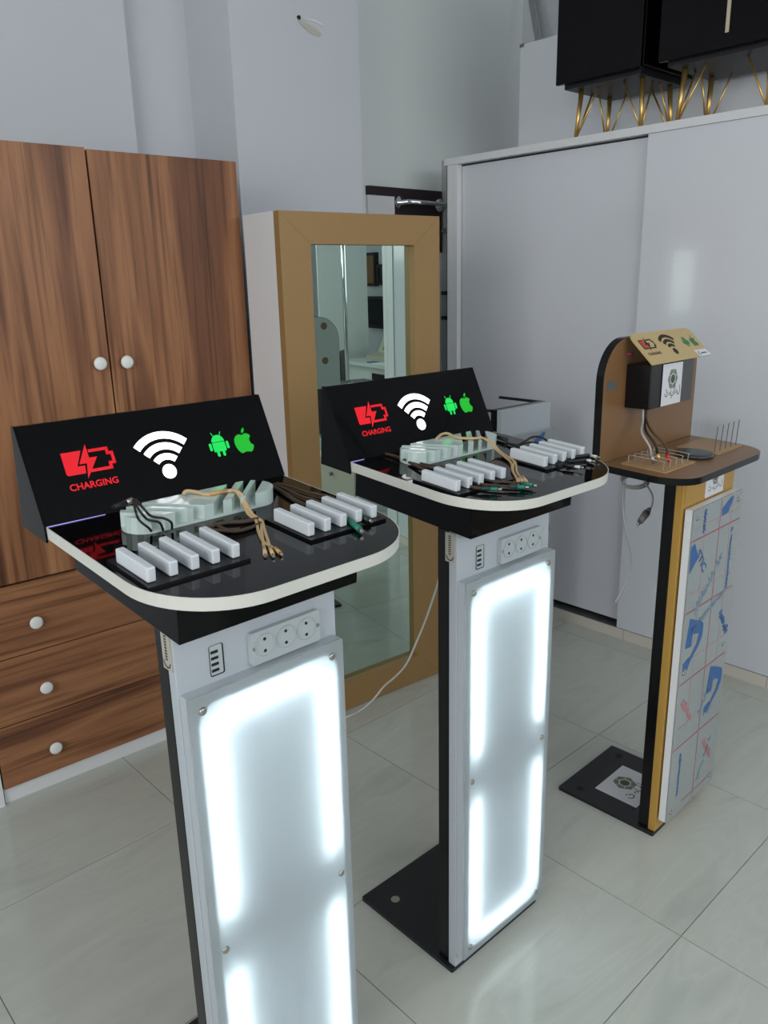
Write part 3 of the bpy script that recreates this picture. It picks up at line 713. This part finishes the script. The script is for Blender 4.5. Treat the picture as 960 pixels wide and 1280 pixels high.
    for k in range(5):
        x = -.040+.031*k
        dv = MB(T3).box((x, .078, .0036), (x+.003, .168, .024)).out('clear_divider', M_THIN, lr)
        b = MB(T3); b.tube([(x+.0015, .0775, .004), (x+.0015, .0775, .020), (x+.0015, .082, .0245), (x+.0015, .162, .0245), (x+.0015, .1685, .020), (x+.0015, .1685, .004)], .0010, 6, 2); b.out('divider_edge', mat('pale_acrylic_edge', (176, 172, 160), .2), dv)
    rr = MB(T3).box((.222, .062, .0003), (.374, .172, .0035)).out('phone_rack', M_MDF, root)
    for k in range(5):
        x = .230+.0325*k
        dv = MB(T3).box((x, .076, .0036), (x+.0022, .164, .072)).out('clear_divider', M_THIN, rr)
        MB(T3).box((x-.0003, .0745, .0036), (x+.0025, .0757, .072)).out('divider_edge', mat('dark_acrylic_edge', (88, 86, 84), .4), dv)
    MB(T3).lathe([(.044, .0003), (.047, .003), (.047, .008), (.044, .0105), (.036, .0112), (.0, .0108)], (.170, .100, 0), (0, 0, 1), 40).out('wireless_charging_pad', mat('pad_dark', (44, 47, 52), .3), root)
    # cords from the control box to the rack
    for k, (dx, m_, e, m2) in enumerate(((0.0, M_GCORD, (-.022, .120), M_STEEL), (.012, M_BLKC, (.004, .118), M_BRASS), (.018, M_BRN, (.018, .100), M_CREDP))):
        p = T3((e[0], e[1], .030)); a = Vector((.040+dx, .135, 1.154))
        cdn = MB().tube([a, a+Vector((-.005, -.004, -.03)), a.lerp(p, .55)+Vector((-.022, .004, .006)), p+Vector((-.004, .004, .022)), p], .0028).out('device_cord', m_, root)
        MB().cyl(p, p+Vector((.004, -.006, -.019)), .0052, .0042, 12).out('connector', m2, cdn)
    bp = [o for o in root.children if o.name.startswith('base_plate')][0]
    card(bp, lambda u, v, h: Vector((u, v, .0101+h)), .069, .087, .228, .220)
    return root
kiosk_brown()
# hanging cord and plug under the brown kiosk's shelf
hc = thing('hanging_power_cord', 'grey power cord with two-pin plug hanging under brown kiosk shelf', 'cord', K3.w((.02, .13, .99)), 0)
def k3p(px, y): return K3.w(K3.hit(px, (0, 1, 0), y)) - hc.location
pts = []
for k in range(3):
    for j in range(10):
        a = 2*PI*j/10; pts.append(k3p((792+17*math.cos(a)+k, 600+8*math.sin(a)+1.5*k), .12+.006*k))
b = MB(); b.tube(pts, .0024, sub=3); b.tube([k3p(p, .12) for p in ((805, 603), (812, 612), (816, 622), (814, 634), (810, 640))], .0024)
b.tube([k3p(p, .13) for p in ((780, 604), (778, 625), (781, 660), (788, 688), (789, 705), (783, 725), (775, 742), (769, 753))], .0021)
b.out('cord', M_GCORD, hc)
p0, p1 = k3p((812, 636), .12), k3p((800, 652), .12)
pg = MB(); pg.cyl(p0, p0.lerp(p1, .3), .005, .009, 12); pg.cyl(p0.lerp(p1, .3), p1, .010, .0085, 12); plg = pg.out('plug', M_PLUGG, hc)
d = (p1-p0).normalized(); sd = d.cross(Vector((0, 1, 0))).normalized()*.005
for s in (-1, 1): MB().cyl(p1+sd*s, p1+sd*s+d*.016, .0019, seg=8).out('pin', M_STEEL, plg)

# ---- bare white column behind the middle kiosk
k4 = thing('kiosk_column', 'bare white kiosk column with film, standing behind the middle kiosk', 'kiosk column', K4.o, K4.a)
lb = column(k4, False); light_cover(lb, M_FILM, False)
film_prints(lb, lambda u, v, h: Vector((u, -.0227-h, v)))
for x in (.002, .288): bx('top_arm', (x, .0495, 1.008), (x+.012, .245, 1.0175), M_BLACKB, k4)
b = MB(); mpx = lambda u, v, h: Vector((u, -.0001-h, v))
b.prism([(.30-.03, .99-.14), (.30-.012, .99-.14), (.288, .79), (.27, .79)], .0226, .0230, mpx); b.out('blue_tape', M_BLUE, lb)

# ------------------------------------------------------------------ cables on the trays
def cable(name, fr, label, strands, r, m, plugs, root_px, group=None):
    """strands: lists of (px, py, w); plugs: (px0,py0,w0, px1,py1,w1, radius, material, tip)"""
    t = thing(name, label, 'cable', fr.o, fr.a, group)
    def P(a):
        if a[2] < 1: return T(T.px(fr, (a[0], a[1]), a[2]))
        v = a[2]-1; q = fr.hit((a[0], a[1]), (0, T.c, T.s), T.c*T.y0 + T.s*T.z0 + v); return q      # point on the upright plane v
    for k, s in enumerate(strands):
        MB().tube([P(a) for a in s], r if k else r*1.25, 8).out('cord' if k == 0 else 'strand', m, t)
    for x0, y0, w0, x1, y1, w1, rr, mm, tip in plugs:
        a, b = P((x0, y0, w0)), P((x1, y1, w1)); d = (b-a).normalized()
        pl = MB().cyl(a, b, rr*.85, rr, 12).out('connector', mm, t)
        if tip: MB().cyl(b, b+d*.0075, rr*.62, seg=10).out('connector_tip', M_STEEL, pl)
    return t
HW = .1155
cable('charging_cable', K1, 'black three-tailed charging cable at left end of front stand', [
    [(140, 634, .118), (150, 631, .118), (160, 627, .119)],
    [(167, 624, .121), (169, 637, 1.182), (174, 650, 1.172), (186, 660, 1.168), (189, 664, .0905)],
    [(168, 624, .121), (173, 636, 1.180), (184, 649, 1.172), (199, 653, 1.168), (204, 663, .0905)],
    [(169, 624, .121), (178, 634, 1.180), (189, 645, 1.172), (205, 648, 1.168), (214, 653, 1.166), (215, 661, .0905)]],
    .0019, M_BLKC, [(142, 634, .118, 158, 628, .119, .0045, M_BLKC, False), (158, 628, .119, 166, 625, .121, .0052, M_STEEL, False)], None)
cable('charging_cable', K1, 'tan three-tailed charging cable draped over front phone stand', [
    [(229, 618, HW), (233, 614, .120), (245, 615, .117), (258, 618, .1155), (270, 616, .1165), (282, 614, .1165), (290, 613, .1165)],
    [(290, 613, .1165), (298, 615, .1155), (306, 630, .101), (314, 644, .0915), (326, 652, .0895), (327, 664, .0895), (330, 686, .0895)],
    [(290, 613, .1165), (300, 616, .1155), (308, 630, .1015), (316, 643, .0930), (327, 651, .0905), (331, 664, .0895), (338, 686, .0895)],
    [(290, 613, .1165), (296, 615, .1160), (304, 629, .1015), (310, 642, .0930), (320, 651, .0900), (323, 664, .0895), (330, 678, .0895), (346, 687, .0895)]],
    .0025, M_TAN, [(262, 617.5, .1165, 284, 613.5, .1165, .0037, M_TAND, False), (330, 684, .0905, 331.5, 693, .0905, .0032, M_TAN, True), (337, 684, .0905, 341, 693, .0905, .0032, M_TAN, True), (343, 685, .0905, 350, 691, .0905, .0032, M_TAND, True)], None)
cable('charging_cable', K1, 'brown strands standing in for a reflection beside tan cable on front tray', [
    [(256, 662, .0905), (270, 656, .0905), (285, 653, .0905), (305, 652, .0905), (326, 648, .0905)],
    [(256, 662, .0905), (275, 663, .0905), (295, 664, .0905), (312, 660, .0905), (326, 654, .0905)],
    [(268, 654, .0905), (282, 662, .0905), (300, 661.5, .0905)]], .0028, M_BRN, [], None)  # reflection in the glossy tray, built as brown strands
cable('charging_cable', K1, 'brown cable with teal plugs threaded through right rack of front kiosk', [
    [(338, 606, .0915), (350, 613, .0915), (364, 622, .0915), (377, 629, .0925), (402, 641, .094), (424, 652, .0945)],
    [(342, 605, .0915), (356, 611, .0915), (376, 620, .0915), (396, 626, .093), (420, 640, .094), (438, 651, .0945)],
    [(346, 604, .0915), (362, 608, .0915), (384, 615, .0915), (416, 622, .093), (440, 635, .094), (454, 646, .0945)]], .0026, M_BRN,
    [(413, 648, .0945, 424, 652, .0945, .0045, M_GRNP, True), (434, 649, .0945, 450, 662, .0930, .0048, M_GRNP, True), (450, 645, .0945, 461, 650, .0945, .0045, M_DGRN, True)], None)
cable('charging_cable', K2, 'tan three-tailed charging cable draped over middle phone stand', [
    [(546, 548, HW), (552, 543, .119), (560, 542, .118), (572, 547, .1165), (590, 548, .1165), (602, 547, .1165)],
    [(602, 547, .1165), (612, 551, .113), (622, 562, .097), (634, 571, .0915), (642, 577, .0905), (641, 588, .0905), (648, 602, .0905)],
    [(602, 547, .1165), (614, 552, .112), (624, 563, .097), (636, 572, .0925), (644, 578, .0915), (646, 590, .0905), (654, 601, .0905)],
    [(602, 547, .1165), (611, 552, .113), (620, 562, .0985), (632, 572, .0925), (639, 579, .0915), (641, 590, .0905), (651, 602, .0905)]],
    .0023, M_TAN, [(646, 597, .0905, 648, 604, .0905, .0034, M_TAN, False), (650, 596, .0905, 653, 604, .0905, .0034, M_TAN, False), (653, 596, .0905, 658, 602, .0905, .0034, M_TAN, False)], None)
cable('charging_cable', K2, 'brown cable with teal plugs threaded through left rack of middle kiosk', [
    [(482, 567, .0915), (497, 571, .0915), (512, 578, .0915), (530, 587, .093), (560, 600, .094), (588, 608, .0945), (604, 611, .0945)],
    [(497, 572, .0915), (520, 580, .0915), (544, 586, .093), (575, 596, .094), (602, 605, .0945), (640, 608, .0945)],
    [(500, 571, .0915), (530, 580, .0915), (556, 584, .093), (590, 594, .094), (614, 601, .0945), (656, 604, .0945)]], .0023, M_BRN,
    [(600, 610.5, .0945, 612, 611, .0945, .0040, M_DGRN, False), (612, 611, .0945, 622, 611.5, .0945, .0042, M_GRNP, True), (636, 608, .0945, 646, 608.5, .0945, .0040, M_DGRN, False), (646, 608.5, .0945, 656, 609, .0945, .0044, M_GRNP, True), (652, 604, .0945, 666, 606.5, .0945, .0042, M_GRNP, True)], None)
cable('charging_cable', K2, 'black cable with white tips threaded through right rack of middle kiosk', [
    [(633, 553, .0915), (645, 556, .0920), (654, 553, .097), (664, 547, .105), (674, 546, .104), (684, 551, .094), (700, 566, .094), (714, 571, .0945)],
    [(633, 553, .0915), (648, 557, .0920), (658, 554, .094), (668, 553, .095), (678, 557, .094), (696, 572, .094), (712, 576, .0945)],
    [(633, 553, .0915), (642, 558, .0915), (654, 560, .093), (668, 564, .094), (690, 577, .094), (706, 581, .0945)]], .0018, M_BLKC,
    [(622, 546, .0935, 633, 550, .0935, .0052, M_DGRN, False), (712, 572, .0945, 736, 569, .0945, .0038, M_BLKC, False), (738, 569, .0945, 746, 571, .0945, .0030, M_WCORD, True), (710, 577, .0945, 732, 575, .0945, .0038, M_BLKC, False), (732, 575, .0945, 739, 576, .0945, .0030, M_WCORD, True), (704, 581, .0945, 718, 583, .0945, .0038, M_BLKC, False), (718, 583, .0945, 725, 584, .0945, .0032, M_WCORD, True)], None)
# white power cord from the middle kiosk down to the floor
g0 = K2.w((.06, .075, 1.0)); gend = CAM + ray((430, 898))*(-(H-.004)/ray((430, 898)).z)
pc = thing('power_cord', 'white power cord running from middle kiosk down to tiled floor', 'cord', (gend.x, gend.y, 0))
pxs = [(549, 668), (552, 690), (549, 722), (540, 752), (530, 780), (519, 806), (508, 830), (494, 846), (480, 858), (466, 875), (450, 888), (432, 897)]
s0 = (K2.w(K2.hit(pxs[0], (0, 1, 0), .075)) - CAM).length/ray(pxs[0]).length
pts = []
for k, p in enumerate(pxs):
    t = k/(len(pxs)-1); df = ray(p); sf = -(H-.004)/df.z; t2 = t**.8
    s = s0*(1-t2) + sf*t2 if k < len(pxs)-1 else sf
    pts.append(CAM + df*min(s, sf))
pts.append(Vector((1.36, 1.95, .004))); pts.append(Vector((1.1, 1.80, .004)))
MB().tube([p - pc.location for p in pts], .0032).out('cord', M_WCORD, pc)
p2 = thing('power_cord', 'white cord hanging behind the middle kiosk column and lying on floor', 'cord', K2.w((.08, .30, 0)))
pl = [K2.w((.05, .056, .62))] + [K2.w(K2.hit(p, (0, 1, 0), y)) for p, y in (((556, 850), .12), ((551, 888), .16), ((549, 925), .20), ((552, 955), .25))] + [CAM + ray(p)*(-(H-.004)/ray(p).z) for p in ((549, 985), (556, 1000), (575, 1000))]
MB().tube([p - p2.location for p in pl], .003).out('cord', M_WCORD, p2)

# ------------------------------------------------------------------ the far side of the room (seen in the mirror)
dk = thing('office_desk', 'white office desk along the far wall, seen in the mirror', 'desk', (4.15, -2.62, 0))
bx('desktop', (0, 0, .72), (.66, 1.35, .75), M_DESK, dk, .002); bx('front_panel', (.06, .04, .06), (.075, 1.31, .7195), M_DESK, dk)
for y in (.0, 1.32): bx('side_panel', (.05, y, 0), (.65, y+.03, .7195), M_DESK, dk)
bx('drawer_recess', (.055, .55, .42), (.0598, .85, .66), M_BLACKS, dk)
ms = thing('register_machine', 'beige register machine with dark screen on the far desk', 'machine', (4.40, -2.32, .75))
b = MB(); b.prism([(-.10, 0), (.22, 0), (.22, .26), (.12, .27), (.03, .07), (-.10, .05)], 0, .46, lambda u, v, h: Vector((u, h, v))); b.out('housing', M_MACH, ms)
b = MB(); b.prism([(.040, .098), (.107, .247), (.105, .248), (.038, .099)], .08, .26, lambda u, v, h: Vector((u-.002, h, v))); b.out('screen', M_SCREEN, ms)
pp = thing('papers', 'loose white papers with blue folder on the far desk', 'papers', (4.19, -2.05, .75)); bx('sheet', (0, 0, 0), (.10, .42, .004), M_CARD, pp); bx('folder', (.01, -.10, 0), (.09, -.005, .008), M_BLUE, pp)
pn = bx('wall_partition', (4.03, -2.74, 0), (4.57, -2.72, ZC), mat('partition_white', (222, 226, 224), .5), kind='structure')
po_ = thing('chrome_pole', 'floor-to-ceiling chrome pole seen in the mirror', 'pole', (3.46, -1.2, 0)); MB().cyl((0, 0, .0), (0, 0, ZC-.01), .017, seg=20).out('tube', M_CHROME, po_); MB().cyl((0, 0, 0), (0, 0, .012), .05, seg=24).out('foot', M_CHROME, po_)
for k, (y, z, w, h, lab) in enumerate(((-3.12, 1.42, .17, .33, 'tall dark framed panel high on the far wall'), (-2.93, 1.43, .09, .20, 'small black framed panel on the far wall'), (-3.12, 1.00, .34, .32, 'dark wooden bracket shelf low on the far wall'))):
    f_ = thing('wall_frame', lab, 'frame', (XR, y, z)); bx('backing', (-.05, 0, 0), (0, w, h), M_DKBRD, f_, .002); bx('inset', (-.054, .02, .03), (-.0505, w-.02, h-.03), M_BROWN if k == 0 else M_BLACKS, f_)
lc = thing('low_cabinet', 'low white cabinet with green glass band and round knob, seen in mirror', 'cabinet', (2.88, -.75, 0))
bx('body', (.012, 0, .0), (.50, .66, .32), M_WHITE, lc, .002); bx('rail', (.0, 0, .3205), (.50, .66, .345), M_WHITE, lc, .002); bx('glass_band', (.006, .006, .3455), (.49, .654, .44), M_GREENGL, lc, .002)
dr = bx('drawer', (.0, .03, .03), (.0115, .63, .30), mat('drawer_beige', (176, 170, 156), .5), lc, .002); MB().lathe([(.008, 0), (.014, .010), (.014, .020), (.0, .024)], (-.0005, .33, .22), (-1, 0, 0), 16).out('knob', M_PLUGG, dr)
tv = thing('black_appliance', 'black box-shaped appliance on the low white cabinet, seen in mirror', 'appliance', (2.93, -.72, .441)); bx('case', (0, 0, 0), (.40, .46, .36), M_BLACKS, tv, .01); bx('front', (-.006, .03, .03), (-.0005, .43, .33), M_BLACK, tv, .002)
oc = thing('office_chair', 'black office chair in the far part of the room, seen in mirror', 'chair', (3.42, -1.70, 0), 2.2)
bx('seat', (-.24, -.24, .44), (.24, .24, .52), M_BLKC, oc, .03); bx('backrest', (-.22, -.26, .60), (.22, -.20, .92), M_BLKC, oc, .025)
b = MB(); b.cyl((0, 0, .05), (0, 0, .44), .025); b.out('gas_lift', M_STEEL, oc)
b = MB(); b.cyl((0, -.23, .47), (0, -.23, .65), .02); b.out('back_post', M_BLKC, oc)
for k in range(5):
    a = 2*PI*k/5; b = MB(); b.cyl((0, 0, .08), (.27*math.cos(a), .27*math.sin(a), .06), .018, .013); b.out('leg', M_BLKC, oc)
    MB().cyl((.27*math.cos(a), .27*math.sin(a)-.012, .025), (.27*math.cos(a), .27*math.sin(a)+.012, .025), .025).out('caster', M_BLKC, oc)
for s in (-1, 1): MB().tube([(s*.25, .12, .48), (s*.29, .12, .62), (s*.28, .0, .68), (s*.27, -.18, .66), (s*.23, -.22, .64)], .016).out('armrest', M_BLKC, oc)
